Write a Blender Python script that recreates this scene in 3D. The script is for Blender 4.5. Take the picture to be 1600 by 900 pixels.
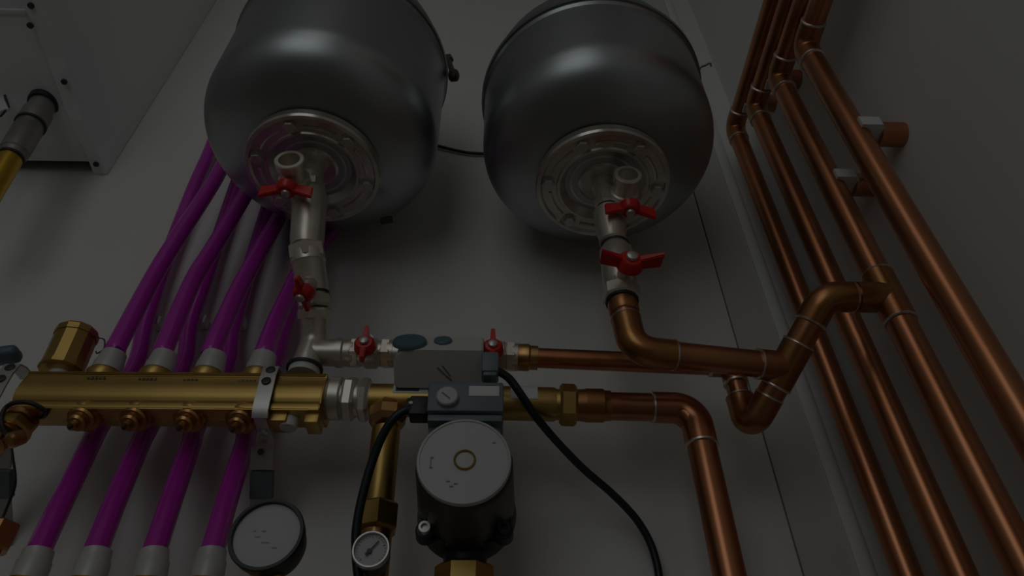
import bpy, bmesh, math, random
from mathutils import Vector, Matrix
random.seed(7)
S = bpy.context.scene
for o in list(bpy.data.objects):
    bpy.data.objects.remove(o)
COL = S.collection

# ------------------------------------------------------------------ camera
F = 1085.0; CAM = Vector((0, -0.72, 0))
Zc = Vector((-10, -1175, F)).normalized()
Yc = Vector((-35, (350 + F * F) / 1175, F)).normalized()
Xc = Yc.cross(Zc)
right = Vector((Xc[0], Yc[0], Zc[0])); down = Vector((Xc[1], Yc[1], Zc[1])); fwd = Vector((Xc[2], Yc[2], Zc[2]))
cd = bpy.data.cameras.new('camera'); cam = bpy.data.objects.new('camera', cd); COL.objects.link(cam)
cd.sensor_width = 36; cd.lens = F / 1600 * 36; cd.clip_start = 0.01
R3 = Matrix((right, -down, -fwd)).transposed()
cam.matrix_world = Matrix.Translation(CAM) @ R3.to_4x4()
S.camera = cam

# ------------------------------------------------------------------ light and exposure
S.view_settings.view_transform = 'Standard'; S.view_settings.look = 'None'
S.view_settings.gamma = 1.0; S.view_settings.use_curve_mapping = False
S.view_settings.exposure = -4.38
w = bpy.data.worlds.new('world'); S.world = w; w.use_nodes = True
w.node_tree.nodes['Background'].inputs[0].default_value = (0.85, 0.93, 1, 1)
w.node_tree.nodes['Background'].inputs[1].default_value = 1.0
LAMPS = [  # x, y, z, size x, size y, power, colour
    (-0.42, -1.85, 1.705, 0.70, 0.95, 7, (1.0, 0.97, 0.93)),
]

def area(name, loc, sx, sy, power, col, rot=(0, 0, 0)):
    l = bpy.data.lights.new(name, 'AREA'); l.shape = 'RECTANGLE'; l.size = sx; l.size_y = sy
    l.energy = power; l.color = col
    o = bpy.data.objects.new(name, l); COL.objects.link(o); o.location = loc; o.rotation_euler = rot
    return o
for i, (x, y, z, sx, sy, p, c) in enumerate(LAMPS):
    area('ceiling_light_glow', (x, y, z - 0.006), sx, sy, p, c)
WIN = (-1.35, -0.05, -0.05, 1.6)                    # unseen window added behind the viewer for frontal light: x0, x1, z0, z1
area('added_window_light', ((WIN[0] + WIN[1]) / 2, -2.36, (WIN[2] + WIN[3]) / 2), WIN[1] - WIN[0] - .1, WIN[3] - WIN[2] - .1, 52, (0.92, 0.97, 1.0), (math.radians(90), 0, 0))  # added soft source filling the unseen window opening

# ------------------------------------------------------------------ helpers
def ray(u, v):
    return right * (u - 800) + down * (v - 450) + fwd * F
def at(u, v, y):                 # the point of the plane y = const that is seen at that place
    d = ray(u, v); return CAM + d * ((y + 0.72) / d.y)
def atx(u, v, x):
    d = ray(u, v); return CAM + d * (x / d.x)

def mat(name, base, metal=0.0, rough=0.5, var=None, scale=8, rvar=0.0, bump=0.0, bscale=60, stretch=(1, 1, 1), ior=1.5, coat=0):
    m = bpy.data.materials.new(name); m.use_nodes = True
    nt = m.node_tree; b = nt.nodes['Principled BSDF']
    b.inputs['Base Color'].default_value = (*base, 1); b.inputs['Metallic'].default_value = metal
    b.inputs['Roughness'].default_value = rough; b.inputs['IOR'].default_value = ior
    b.inputs['Coat Weight'].default_value = coat
    tc = nt.nodes.new('ShaderNodeTexCoord'); mp = nt.nodes.new('ShaderNodeMapping')
    mp.inputs['Scale'].default_value = stretch
    nt.links.new(tc.outputs['Object'], mp.inputs[0])
    n = nt.nodes.new('ShaderNodeTexNoise'); n.inputs['Scale'].default_value = scale; n.inputs['Detail'].default_value = 5
    nt.links.new(mp.outputs[0], n.inputs['Vector'])
    if var is None: var = tuple(c * 0.93 for c in base)
    r = nt.nodes.new('ShaderNodeValToRGB')
    r.color_ramp.elements[0].position = 0.35; r.color_ramp.elements[1].position = 0.65
    r.color_ramp.elements[0].color = (*var, 1); r.color_ramp.elements[1].color = (*base, 1)
    nt.links.new(n.outputs['Fac'], r.inputs[0]); nt.links.new(r.outputs[0], b.inputs['Base Color'])
    if rvar:
        mr = nt.nodes.new('ShaderNodeMapRange'); mr.inputs['To Min'].default_value = rough - rvar; mr.inputs['To Max'].default_value = rough + rvar
        nt.links.new(n.outputs['Fac'], mr.inputs['Value']); nt.links.new(mr.outputs[0], b.inputs['Roughness'])
    if bump:
        n2 = nt.nodes.new('ShaderNodeTexNoise'); n2.inputs['Scale'].default_value = bscale; n2.inputs['Detail'].default_value = 4
        nt.links.new(tc.outputs['Object'], n2.inputs['Vector'])
        bp = nt.nodes.new('ShaderNodeBump'); bp.inputs['Strength'].default_value = bump; bp.inputs['Distance'].default_value = 0.002
        nt.links.new(n2.outputs['Fac'], bp.inputs['Height']); nt.links.new(bp.outputs[0], b.inputs['Normal'])
    return m

def emit(name, col, s):
    m = bpy.data.materials.new(name); m.use_nodes = True
    nt = m.node_tree; nt.nodes.clear()
    e = nt.nodes.new('ShaderNodeEmission'); e.inputs[0].default_value = (*col, 1); e.inputs[1].default_value = s
    o = nt.nodes.new('ShaderNodeOutputMaterial'); nt.links.new(e.outputs[0], o.inputs[0])
    return m

M = {}
M['wall'] = mat('white_painted_wall', (0.80, 0.79, 0.755), 0, 0.6, (0.77, 0.76, 0.725), 3, 0, 0.12, 120)
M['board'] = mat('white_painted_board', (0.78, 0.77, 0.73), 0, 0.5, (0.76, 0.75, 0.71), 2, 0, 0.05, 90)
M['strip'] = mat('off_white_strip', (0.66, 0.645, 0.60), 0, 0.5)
M['bead'] = mat('gloss_white_bead', (0.88, 0.88, 0.87), 0, 0.3)
M['bronze'] = mat('dark_bronze', (0.16, 0.125, 0.095), 0.8, 0.4)
M['grey_nickel'] = mat('dull_nickel', (0.42, 0.40, 0.37), 0.7, 0.4, (0.30, 0.28, 0.26), 20)
M['plaster'] = mat('grey_plaster', (0.46, 0.445, 0.42), 0, 0.7)
M['ceil'] = mat('white_ceiling', (0.62, 0.61, 0.59), 0, 0.8)
M['floor'] = mat('dark_brown_floor', (0.28, 0.24, 0.20), 0, 0.5, (0.23, 0.195, 0.16), 3)
M['copper'] = mat('copper', (0.62, 0.255, 0.115), 1, 0.34, (0.42, 0.165, 0.075), 14, 0.06, 0.05, 40, (1, 1, 0.25), coat=0.35)
M['copper_fit'] = mat('heated_copper', (0.48, 0.19, 0.085), 1, 0.36, (0.40, 0.21, 0.06), 26, 0.08, coat=0.25)
M['solder'] = mat('solder', (0.80, 0.72, 0.66), 1, 0.35, (0.62, 0.5, 0.42), 30)
M['brass'] = mat('brass', (0.58, 0.385, 0.12), 1, 0.40, (0.49, 0.32, 0.095), 9, 0.05, 0.03, 60)
M['brass_red'] = mat('reddish_brass', (0.64, 0.36, 0.14), 1, 0.34, (0.5, 0.26, 0.10), 18, 0.05)
M['nickel'] = mat('nickel_plated_brass', (0.76, 0.70, 0.62), 0.7, 0.36, (0.66, 0.59, 0.50), 18, 0.06, 0.05, 70)
M['steel'] = mat('zinc_steel', (0.62, 0.60, 0.57), 0.7, 0.36, (0.55, 0.52, 0.48), 20, 0.06)
M['tank'] = mat('silver_lacquered_steel', (0.41, 0.435, 0.44), 1, 0.38, (0.39, 0.415, 0.42), 4, 0.02, 0.03, 25)
M['strap'] = mat('strap_steel', (0.33, 0.34, 0.34), 1, 0.36)
M['flange'] = mat('galvanised_flange', (0.70, 0.67, 0.61), 0.75, 0.25, (0.52, 0.47, 0.40), 22, 0.08)
M['dark'] = mat('dark_metal', (0.045, 0.045, 0.047), 0.3, 0.45)
M['rubber'] = mat('black_rubber', (0.018, 0.02, 0.022), 0, 0.45)
M['cable'] = mat('black_cable_sheath', (0.014, 0.020, 0.024), 0, 0.4)
M['purple'] = mat('purple_plastic_pipe', (0.54, 0.026, 0.47), 0, 0.26, (0.49, 0.022, 0.42), 6, 0.03, ior=1.55, coat=0.4)
M['purple'].node_tree.nodes['Principled BSDF'].inputs['Coat IOR'].default_value = 1.7
M['purple'].node_tree.nodes['Principled BSDF'].inputs['Coat Roughness'].default_value = 0.2
M['sleeve'] = mat('grey_white_sleeve', (0.62, 0.61, 0.585), 0.15, 0.4, (0.56, 0.545, 0.51), 12)
M['red'] = mat('red_plastic', (0.66, 0.018, 0.012), 0, 0.30, (0.58, 0.014, 0.010), 20)
M['white_plastic'] = mat('white_plastic', (0.72, 0.72, 0.70), 0, 0.4)
M['boiler'] = mat('boiler_enamel', (0.84, 0.865, 0.855), 0, 0.35, (0.82, 0.845, 0.835), 2)
M['beige'] = mat('beige_plastic', (0.66, 0.64, 0.58), 0, 0.45, (0.63, 0.61, 0.55), 10)
M['blue'] = mat('blue_grey_cap', (0.10, 0.17, 0.205), 0, 0.4)
M['rubber_blue'] = mat('grey_blue_rubber', (0.13, 0.16, 0.17), 0, 0.5)
M['box'] = mat('grey_blue_terminal_box', (0.17, 0.21, 0.23), 0, 0.42, (0.15, 0.185, 0.205), 16)
M['motor'] = mat('anodised_motor_housing', (0.075, 0.068, 0.064), 0.35, 0.42, (0.062, 0.056, 0.053), 30)
M['iron'] = mat('black_cast_iron', (0.030, 0.036, 0.042), 0.2, 0.5, (0.02, 0.024, 0.03), 40, 0, 0.3, 180)
M['plate'] = mat('brushed_plate', (0.50, 0.50, 0.49), 0.15, 0.5, (0.48, 0.48, 0.47), 5)
M['dial'] = mat('dial_paper', (0.54, 0.55, 0.53), 0, 0.55, (0.52, 0.53, 0.51), 20)
M['label'] = mat('white_label', (0.74, 0.74, 0.72), 0, 0.5)
M['label_blue'] = mat('label_blue_print', (0.06, 0.08, 0.11), 0, 0.5)
M['ink'] = mat('dark_ink', (0.10, 0.09, 0.08), 0, 0.6)
M['pencil'] = mat('pencil_ink', (0.22, 0.21, 0.22), 0, 0.6)
M['lamp'] = emit('lamp_diffuser', (1, 0.97, 0.93), 5)
M['winglass'] = emit('bright_daylight', (0.85, 0.93, 1.0), 5)

KIND = {}
def loc_of(o):
    v = Vector(o.location)
    while o.parent: o = o.parent; v += Vector(o.location)
    return v
def thing(name, label, cat, loc, group=None):
    o = bpy.data.objects.new(name, None); COL.objects.link(o); o.location = Vector(loc)
    o.empty_display_size = 0.02
    o['label'] = label; o['category'] = cat
    if group: o['group'] = group
    return o
def tag(o, label, cat, group=None):
    o['label'] = label; o['category'] = cat
    if group: o['group'] = group
    return o
def obj(name, bm, m, parent=None, sharp=38, base=None, label=None):
    bmesh.ops.recalc_face_normals(bm, faces=bm.faces)
    off = loc_of(parent) if parent else (Vector(base) if base is not None else Vector((0, 0, 0)))
    for v in bm.verts: v.co -= off
    lim = math.radians(sharp)
    for e in bm.edges:
        e.smooth = (len(e.link_faces) == 2 and e.calc_face_angle(3.2) < lim)
    for f in bm.faces: f.smooth = True
    me = bpy.data.meshes.new(name); bm.to_mesh(me); bm.free()
    me.materials.append(M[m] if isinstance(m, str) else m)
    o = bpy.data.objects.new(name, me); COL.objects.link(o)
    if parent: o.parent = parent
    elif base is not None: o.location = off
    if label: o['label'] = label
    return o
def struct(name, bm, m):
    o = obj(name, bm, m); o['kind'] = 'structure'; return o
def NB(): return bmesh.new()

def frame(d, hint=None):
    d = Vector(d).normalized()
    h = Vector(hint) if hint is not None else (Vector((0, 0, 1)) if abs(d.z) < 0.9 else Vector((1, 0, 0)))
    a = (h - d * h.dot(d)).normalized(); b = d.cross(a)
    return d, a, b
def rings(bm, rs, closed_caps=True, seg=24):
    prev = None; first = None
    for R in rs:
        if prev is not None:
            if len(prev) == 1 and len(R) == 1: pass
            elif len(prev) == 1:
                for i in range(len(R)): bm.faces.new((prev[0], R[i], R[(i + 1) % len(R)]))
            elif len(R) == 1:
                for i in range(len(prev)): bm.faces.new((prev[i], R[0], prev[(i + 1) % len(prev)]))
            else:
                for i in range(len(R)):
                    j = (i + 1) % len(R); bm.faces.new((prev[i], R[i], R[j], prev[j]))
        else: first = R
        prev = R
    if closed_caps:
        if len(first) > 2: bm.faces.new(first)
        if len(prev) > 2: bm.faces.new(list(reversed(prev)))
def rev(bm, p, d, prof, seg=28, hint=None, rot=0, caps=True):
    """lathe: prof = [(s along d, radius)]"""
    d, a, b = frame(d, hint); p = Vector(p); rs = []
    for s, r in prof:
        c = p + d * s
        if r < 1e-6: rs.append([bm.verts.new(c)])
        else: rs.append([bm.verts.new(c + (a * math.cos(t) + b * math.sin(t)) * r) for t in [rot + 2 * math.pi * i / seg for i in range(seg)]])
    rings(bm, rs, caps); return bm
def loop_rev(bm, p, d, prof, seg=28, hint=None):
    """lathe of a closed profile (a ring)"""
    d, a, b = frame(d, hint); p = Vector(p); rs = []
    for s, r in prof:
        c = p + d * s
        rs.append([bm.verts.new(c + (a * math.cos(t) + b * math.sin(t)) * r) for t in [2 * math.pi * i / seg for i in range(seg)]])
    rs.append(rs[0]); rings(bm, rs, False); return bm
def cyl(bm, p, q, r, seg=24, r2=None, bev=0.0):
    p = Vector(p); q = Vector(q); L = (q - p).length; r2 = r if r2 is None else r2
    if bev: prof = [(0, r - bev), (bev, r), (L - bev, r2), (L, r2 - bev)]
    else: prof = [(0, r), (L, r2)]
    return rev(bm, p, q - p, prof, seg)
def hexa(bm, p, q, R, hint=None, rot=0, sides=6, ch=0.12):
    p = Vector(p); q = Vector(q); L = (q - p).length; c = R * ch
    return rev(bm, p, q - p, [(0, R - c), (min(c, L / 3), R), (L - min(c, L / 3), R), (L, R - c)], sides, hint, rot)
def fillet(pts, rad, n=8):
    pts = [Vector(p) for p in pts]; out = [pts[0]]
    for i in range(1, len(pts) - 1):
        r = rad[i - 1] if isinstance(rad, (list, tuple)) else rad
        a = (pts[i - 1] - pts[i]); b = (pts[i + 1] - pts[i]); la, lb = a.length, b.length; a.normalize(); b.normalize()
        ang = a.angle(b)
        if ang > 3.12: out.append(pts[i]); continue
        t = min(r / math.tan(ang / 2), la * 0.49, lb * 0.49) if ang > 0.01 else 0
        p0 = pts[i] + a * t; p1 = pts[i] + b * t
        rr = t * math.tan(ang / 2); c = pts[i] + (a + b).normalized() * math.hypot(rr, t)
        v0 = p0 - c; v1 = p1 - c; th = v0.angle(v1)
        for k in range(n + 1):
            s = k / n; out.append(c + (v0 * math.sin((1 - s) * th) + v1 * math.sin(s * th)) / math.sin(th))
    out.append(pts[-1]); return out
def smooth_path(pts, n=10):
    pts = [Vector(p) for p in pts]; P = [pts[0] * 2 - pts[1]] + pts + [pts[-1] * 2 - pts[-2]]; out = []
    for i in range(1, len(P) - 2):
        a, b, c, d = P[i - 1], P[i], P[i + 1], P[i + 2]
        for k in range(n):
            t = k / n
            out.append(0.5 * ((2 * b) + (c - a) * t + (2 * a - 5 * b + 4 * c - d) * t * t + (3 * b - a - 3 * c + d) * t ** 3))
    out.append(pts[-1]); return out
def sweep(bm, pts, r, seg=20, caps=True):
    pts = [Vector(p) for p in pts]; n = len(pts)
    T = [((pts[min(i + 1, n - 1)] - pts[max(i - 1, 0)])).normalized() for i in range(n)]
    _, a, _ = frame(T[0]); rs = []
    for i in range(n):
        a = (a - T[i] * a.dot(T[i])).normalized(); b = T[i].cross(a)
        ri = r[i] if isinstance(r, (list, tuple)) else r
        rs.append([bm.verts.new(pts[i] + (a * math.cos(2 * math.pi * k / seg) + b * math.sin(2 * math.pi * k / seg)) * ri) for k in range(seg)])
    rings(bm, rs, caps); return bm
def box(bm, c, size, ax=None, bev=0.0, seg=2):
    """box centred at c; ax = three axes"""
    c = Vector(c); ax = ax or (Vector((1, 0, 0)), Vector((0, 1, 0)), Vector((0, 0, 1)))
    vs = {}
    for i in (-1, 1):
        for j in (-1, 1):
            for k in (-1, 1):
                vs[i, j, k] = bm.verts.new(c + ax[0] * (i * size[0] / 2) + ax[1] * (j * size[1] / 2) + ax[2] * (k * size[2] / 2))
    q = [((-1, -1, -1), (-1, 1, -1), (1, 1, -1), (1, -1, -1)), ((-1, -1, 1), (1, -1, 1), (1, 1, 1), (-1, 1, 1)),
         ((-1, -1, -1), (1, -1, -1), (1, -1, 1), (-1, -1, 1)), ((-1, 1, -1), (-1, 1, 1), (1, 1, 1), (1, 1, -1)),
         ((-1, -1, -1), (-1, -1, 1), (-1, 1, 1), (-1, 1, -1)), ((1, -1, -1), (1, 1, -1), (1, 1, 1), (1, -1, 1))]
    fs = [bm.faces.new([vs[k] for k in f]) for f in q]
    if bev:
        es = list({e for f in fs for e in f.edges})
        bmesh.ops.bevel(bm, geom=es, offset=bev, segments=seg, affect='EDGES', profile=0.5)
    return bm
def prism(bm, poly, vec, bev=0):
    """poly: list of 3-D points, extruded by vec"""
    vec = Vector(vec); a = [bm.verts.new(Vector(p)) for p in poly]; b = [bm.verts.new(Vector(p) + vec) for p in poly]
    n = len(a); fs = [bm.faces.new(a), bm.faces.new(list(reversed(b)))]
    for i in range(n): fs.append(bm.faces.new((a[i], b[i], b[(i + 1) % n], a[(i + 1) % n])))
    if bev:
        es = list({e for f in fs for e in f.edges}); bmesh.ops.bevel(bm, geom=es, offset=bev, segments=2, affect='EDGES')
    return bm
def ribbon(bm, pts, wdir, width, thick):
    """flat metal strip following pts"""
    pts = [Vector(p) for p in pts]; n = len(pts); rs = []
    for i in range(n):
        t = (pts[min(i + 1, n - 1)] - pts[max(i - 1, 0)]).normalized()
        w = Vector(wdir); w = (w - t * w.dot(t)).normalized(); nn = t.cross(w)
        ww = width[i] if isinstance(width, (list, tuple)) else width
        rs.append([bm.verts.new(pts[i] + w * (sx * ww / 2) + nn * (sy * thick / 2)) for sx, sy in ((-1, -1), (1, -1), (1, 1), (-1, 1))])
    rings(bm, rs, True); return bm
X, Y, Z = Vector((1, 0, 0)), Vector((0, 1, 0)), Vector((0, 0, 1))

# ------------------------------------------------------------------ the room
FZ, CZ = -1.1, 1.75; XL, XR = -1.7, 0.447; YF = -2.4; YB = 0.018
struct('wall_back', box(NB(), ((XL + XR) / 2, YB + 0.04, (FZ + CZ) / 2), (XR - XL, 0.08, CZ - FZ)), 'wall')
struct('wall_right', box(NB(), (XR + 0.04, (YF + YB) / 2, (FZ + CZ) / 2), (0.08, YB - YF + 0.2, CZ - FZ)), 'wall')
struct('wall_left', box(NB(), (XL - 0.04, (YF + YB) / 2, (FZ + CZ) / 2), (0.08, YB - YF + 0.2, CZ - FZ)), 'plaster')
bm = NB()
wx0, wx1, wz0, wz1 = WIN
box(bm, ((XL + wx0) / 2, YF - 0.04, (FZ + CZ) / 2), (wx0 - XL, 0.08, CZ - FZ)); box(bm, ((XR + wx1) / 2, YF - 0.04, (FZ + CZ) / 2), (XR - wx1, 0.08, CZ - FZ))
box(bm, ((wx0 + wx1) / 2, YF - 0.04, (FZ + wz0) / 2), (wx1 - wx0, 0.08, wz0 - FZ)); box(bm, ((wx0 + wx1) / 2, YF - 0.04, (CZ + wz1) / 2), (wx1 - wx0, 0.08, CZ - wz1))
struct('wall_front', bm, 'plaster')
struct('floor', box(NB(), ((XL + XR) / 2, (YF + YB) / 2, FZ - 0.03), (XR - XL + 0.2, YB - YF + 0.2, 0.06)), 'floor')
struct('ceiling', box(NB(), ((XL + XR) / 2, (YF + YB) / 2, CZ + 0.03), (XR - XL + 0.2, YB - YF + 0.2, 0.06)), 'ceil')
# white painted board the equipment hangs on, then a narrow strip with a chamfered edge beside the corner
SX = 0.3185
struct('trim_1', box(NB(), ((XL + SX) / 2, 0.008, (FZ + CZ) / 2), (SX - XL, 0.016, CZ - FZ)), 'board')
SE = at(1343, 900, 0).x; SF = at(1383, 900, 0).x
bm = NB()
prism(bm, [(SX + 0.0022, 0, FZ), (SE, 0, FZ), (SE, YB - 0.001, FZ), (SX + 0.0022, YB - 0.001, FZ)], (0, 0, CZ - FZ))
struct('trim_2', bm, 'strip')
bm = NB()
q = [(SE + .0003, YB - .001, FZ)] + [(SE + .0003 + (SF - SE) * (1 - math.cos(a)) if k < 0 else SE + .0003 + (SF - SE) * math.sin(a), YB - (YB + .002) * math.cos(a), FZ) for k in [0] for a in [math.pi / 2 * i / 12 for i in range(13)]]
prism(bm, q, (0, 0, CZ - FZ)); struct('trim_3', bm, 'bead')
# added window, out of view behind the viewer, sized for the light it gives
bm = NB()
for a, b, c, d in ((wx0, wx0 + .05, wz0, wz1), (wx1 - .05, wx1, wz0, wz1), (wx0, wx1, wz0, wz0 + .05), (wx0, wx1, wz1 - .05, wz1)):
    box(bm, ((a + b) / 2, YF - 0.03, (c + d) / 2), (b - a, 0.05, d - c))
struct('added_window_1', bm, 'white_plastic')
gl = mat('window_glass', (0.95, 0.97, 0.97), 0, 0.02)
gl.node_tree.nodes['Principled BSDF'].inputs['Transmission Weight'].default_value = 1
wo = struct('added_window_2', box(NB(), ((wx0 + wx1) / 2, YF - 0.03, (wz0 + wz1) / 2), (wx1 - wx0 - .1, 0.006, wz1 - wz0 - .1)), gl)
for i, (x, y, z, sx, sy, p, c) in enumerate(LAMPS):
    t = thing('ceiling_light', 'large flat light panel on the ceiling', 'light', (x, y, CZ))
    bm = NB(); box(bm, (x, y, CZ - 0.017), (sx + 0.03, sy + 0.04, 0.034), bev=0.004); obj('frame', bm, 'white_plastic', t)
    bm = NB(); box(bm, (x, y, CZ - 0.0365), (sx, sy, 0.005)); obj('diffuser', bm, 'lamp', t)

# ------------------------------------------------------------------ pressure vessels
def vessel(c, R, ring_h, label, name='expansion_vessel', bolt_right=True, a0=0.3):
    c = Vector(c); t = thing(name, label, 'vessel', c, 'silver pressure vessels on the wall')
    h, n = 0.076, 2.4; prof = [(0.0, 0.0)]
    for i in range(1, 33):
        a = math.pi / 2 * i / 32
        prof.append((h - h * max(math.cos(a), 0) ** (2 / n), R * math.sin(a) ** (2 / n)))
    prof += [(ring_h - 0.012, R), (ring_h - 0.008, R + 0.0025), (ring_h, R + 0.0025)]
    obj('lower_shell', rev(NB(), c, Z, prof, 96), 'tank', t, 30)
    p2 = [(ring_h, R + 0.0022), (ring_h + 0.006, R + 0.001)]
    H2 = 0.12
    for i in range(0, 25):
        a = math.pi / 2 * i / 24
        p2.append((ring_h + 0.012 + H2 * math.sin(a) ** (2 / 2.2), (R - 0.004) * max(math.cos(a), 0) ** (2 / 2.2)))
    obj('upper_shell', rev(NB(), c, Z, p2, 96), 'tank', t, 30)
    s = obj('strap', loop_rev(NB(), c, Z, [(ring_h - 0.004, R + 0.0025), (ring_h - 0.004, R + 0.0045), (ring_h + 0.004, R + 0.0045), (ring_h + 0.004, R + 0.0025)], 96), 'strap', t)
    # wall cradle behind the vessel
    bm = NB(); box(bm, (c.x, (c.y + R - 0.008) / 2, c.z + ring_h), (0.05, abs(c.y + R - 0.008), 0.03), bev=0.001)
    obj('wall_bracket', bm, 'steel', t)
    # flange with a raised rim, ring groove and dished middle
    fr = 0.0835
    fp = [(0.004, fr - 0.001), (-0.006, fr), (-0.009, fr - 0.0015), (-0.0095, fr - 0.006), (-0.0065, fr - 0.0085), (-0.0065, 0.058), (-0.0085, 0.0565), (-0.0085, 0.0535),
          (-0.004, 0.050), (0.003, 0.0455), (0.0045, 0.0425), (0.001, 0.0405), (0.0008, 0.0375), (0.0045, 0.0350), (0.004, 0.032), (0.000, 0.030), (-0.002, 0.027), (-0.0005, 0.020), (-0.0005, 0.0)]
    fo = obj('flange', rev(NB(), c, Z, [(0.005, 0.0)] + fp, 72), 'flange', t, 25)
    for k in range(6):
        a = a0 + k * math.pi / 3; p = c + Vector((math.cos(a), math.sin(a), 0)) * 0.068
        bm = NB(); rev(bm, p + Z * (-0.006), -Z, [(0, 0.0095), (0.0015, 0.0095), (0.0015, 0.0085)], 20); hexa(bm, p - Z * 0.0072, p - Z * 0.0125, 0.0078)
        obj('bolt', bm, 'steel', fo)
        a2 = a + math.pi / 6                      # pressed rib between bolts
        bm = NB(); sweep(bm, [c + Vector((math.cos(a2 + d) * 0.0655, math.sin(a2 + d) * 0.0655, -0.0062)) for d in [-.30 + .06 * i for i in range(11)]], 0.0022, 8)
        obj('rib', bm, 'flange', fo)
    obj('outlet', rev(NB(), c + Z * 0.001, -Z, [(0, 0.0), (0, 0.0135), (0.012, 0.0135), (0.012, 0.0118), (0.020, 0.0118)], 24), 'nickel', t)
    return t
VL = Vector(at(491, 262, -0.176)); VR = Vector(at(941, 285, -0.176))
vl = vessel(VL, 0.150, 0.232, 'left silver pressure vessel above the brass manifold, strap bolt on its right side')
vr = vessel(VR, 0.150, 0.178, 'right silver pressure vessel nearest the copper pipes', a0=0.05)
# clamp bolt of the left strap
bm = NB(); b0 = at(700, 92, -0.16); b1 = at(709, 118, -0.175)
cyl(bm, b0, b1, 0.0045, 12); hexa(bm, b0 + Vector((0, 0, .004)), b0 + Vector((0.002, 0, -.006)), 0.0075); rev(bm, b1, Vector((1, -.4, -.5)), [(-.006, 0.003), (-.004, 0.009), (.004, 0.009), (.006, 0.006)], 14)
obj('clamp_bolt', bm, 'bronze', vl)
bm = NB(); sweep(bm, smooth_path([VR + Vector((0.150, 0.01, 0.182)), at(1092, 112, -0.165), at(1103, 102, -0.165), at(1110, 99, -0.165), at(1111, 103, -0.165)], 6), 0.0016, 8)
obj('strap_hook', bm, 'strap', vr)
bm = NB(); p = at(604, 344, -0.10); box(bm, p, (0.016, 0.010, 0.004), (Vector((.96, 0, .28)), Y, Vector((-.28, 0, .96))), .0008)
obj('drip_tab', bm, 'dark', vl)

# ------------------------------------------------------------------ valves
def handle(par, p, n, wdir, s=1.0, blade=0.012, wl=0.030):
    """red butterfly handle: hub along n at p, wings along wdir"""
    n = Vector(n).normalized(); wd = Vector(wdir); wd = (wd - n * wd.dot(n)).normalized(); o = n.cross(wd)
    bm = NB()
    rev(bm, p, n, [(0, 0.0105 * s), (0.002 * s, 0.0125 * s), (0.010 * s, 0.0115 * s), (0.013 * s, 0.009 * s), (0.0135 * s, 0.005 * s)], 20)
    for sg in (-1, 1):
        a = p + n * 0.001 * s; x0, x1 = 0.007 * s * sg, wl * s * sg
        h0, h1 = 0.012 * s, blade * s
        poly = [a + wd * x0 - o * 0.0035 * s, a + wd * x1 + n * 0.003 * s - o * 0.0022 * s, a + wd * (x1 * 1.02) + n * (0.003 * s + h1) - o * 0.0022 * s, a + wd * x0 + n * h0 - o * 0.0035 * s]
        q = [a + wd * x0 + o * 0.0035 * s, a + wd * x1 + n * 0.003 * s + o * 0.0022 * s, a + wd * (x1 * 1.02) + n * (0.003 * s + h1) + o * 0.0022 * s, a + wd * x0 + n * h0 + o * 0.0035 * s]
        A = [bm.verts.new(v) for v in poly]; B = [bm.verts.new(v) for v in q]
        fs = [bm.faces.new(A), bm.faces.new(list(reversed(B)))] + [bm.faces.new((A[i], B[i], B[(i + 1) % 4], A[(i + 1) % 4])) for i in range(4)]
        bmesh.ops.bevel(bm, geom=list({e for f in fs for e in f.edges}), offset=0.001 * s, segments=2, affect='EDGES')
    h = obj('handle', bm, 'red', par)
    bm = NB(); rev(bm, p + n * 0.0132 * s, n, [(0, 0.0045 * s), (0.001 * s, 0.0055 * s), (0.0035 * s, 0.005 * s), (0.0045 * s, 0.003 * s)], 14)
    obj('screw', bm, 'steel', h)
    return h
def stem(par, p, n, L, r=0.008):
    obj('stem', rev(NB(), p, n, [(0, r), (L * .5, r), (L * .5, r * .75), (L, r * .75)], 18), 'nickel', par)
def bodyprof(L, r0, rb, r1):
    return [(0, r0), (L * .12, r0), (L * .2, r0 * 1.04), (L * .28, rb), (L * .72, rb), (L * .8, r1 * 1.04), (L * .88, r1), (L, r1)]

# -- under the left vessel
A0 = VL + Z * (-0.018); A1 = at(479, 388, -0.157)
ax = (A1 - A0).normalized(); L = (A1 - A0).length
t = thing('drain_valve', 'nickel drain valve with red wing handle and open outlet under the left silver vessel', 'valve', A0)
obj('body', rev(NB(), A0, ax, [(0, .0145), (.016, .0145), (.016, .0155), (.024, .0155), (.026, .0185), (.034, .0205), (L - .012, .0195), (L - .006, .0185), (L, .0185)], 32), 'nickel', t)
obj('nut', hexa(NB(), A0 + ax * .010, A0 + ax * .024, .0175), 'nickel', t)
obj('seal', rev(NB(), A0 + ax * .0238, ax, [(0, .0165), (.003, .0165)], 28), 'dark', t)
bb = at(464, 296, -0.178)
obj('outlet_arm', cyl(NB(), A0 + ax * .034, bb + Vector((0, -0.004, 0.0)), .012, 24, .0145), 'nickel', t)
o = bb; bm = NB()
rev(bm, o, -Y, [(0, .0150), (.006, .0165), (.012, .0165), (.013, .0185), (.018, .0185), (.019, .0150), (.034, .0150), (.034, .0175), (.044, .0175), (.045, .0165), (.045, .0125), (.02, .0120), (.02, 0)], 32)
obj('outlet', bm, 'nickel', t)
hp = at(450, 289, -0.200); n = Vector((0.0, .06, -1)); n.normalize()
stem(t, A0 + ax * .045, (hp - (A0 + ax * .045)), (hp - (A0 + ax * .045)).length + .002, .0115)
handle(t, hp, n, X, 1.0, .017)

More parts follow.
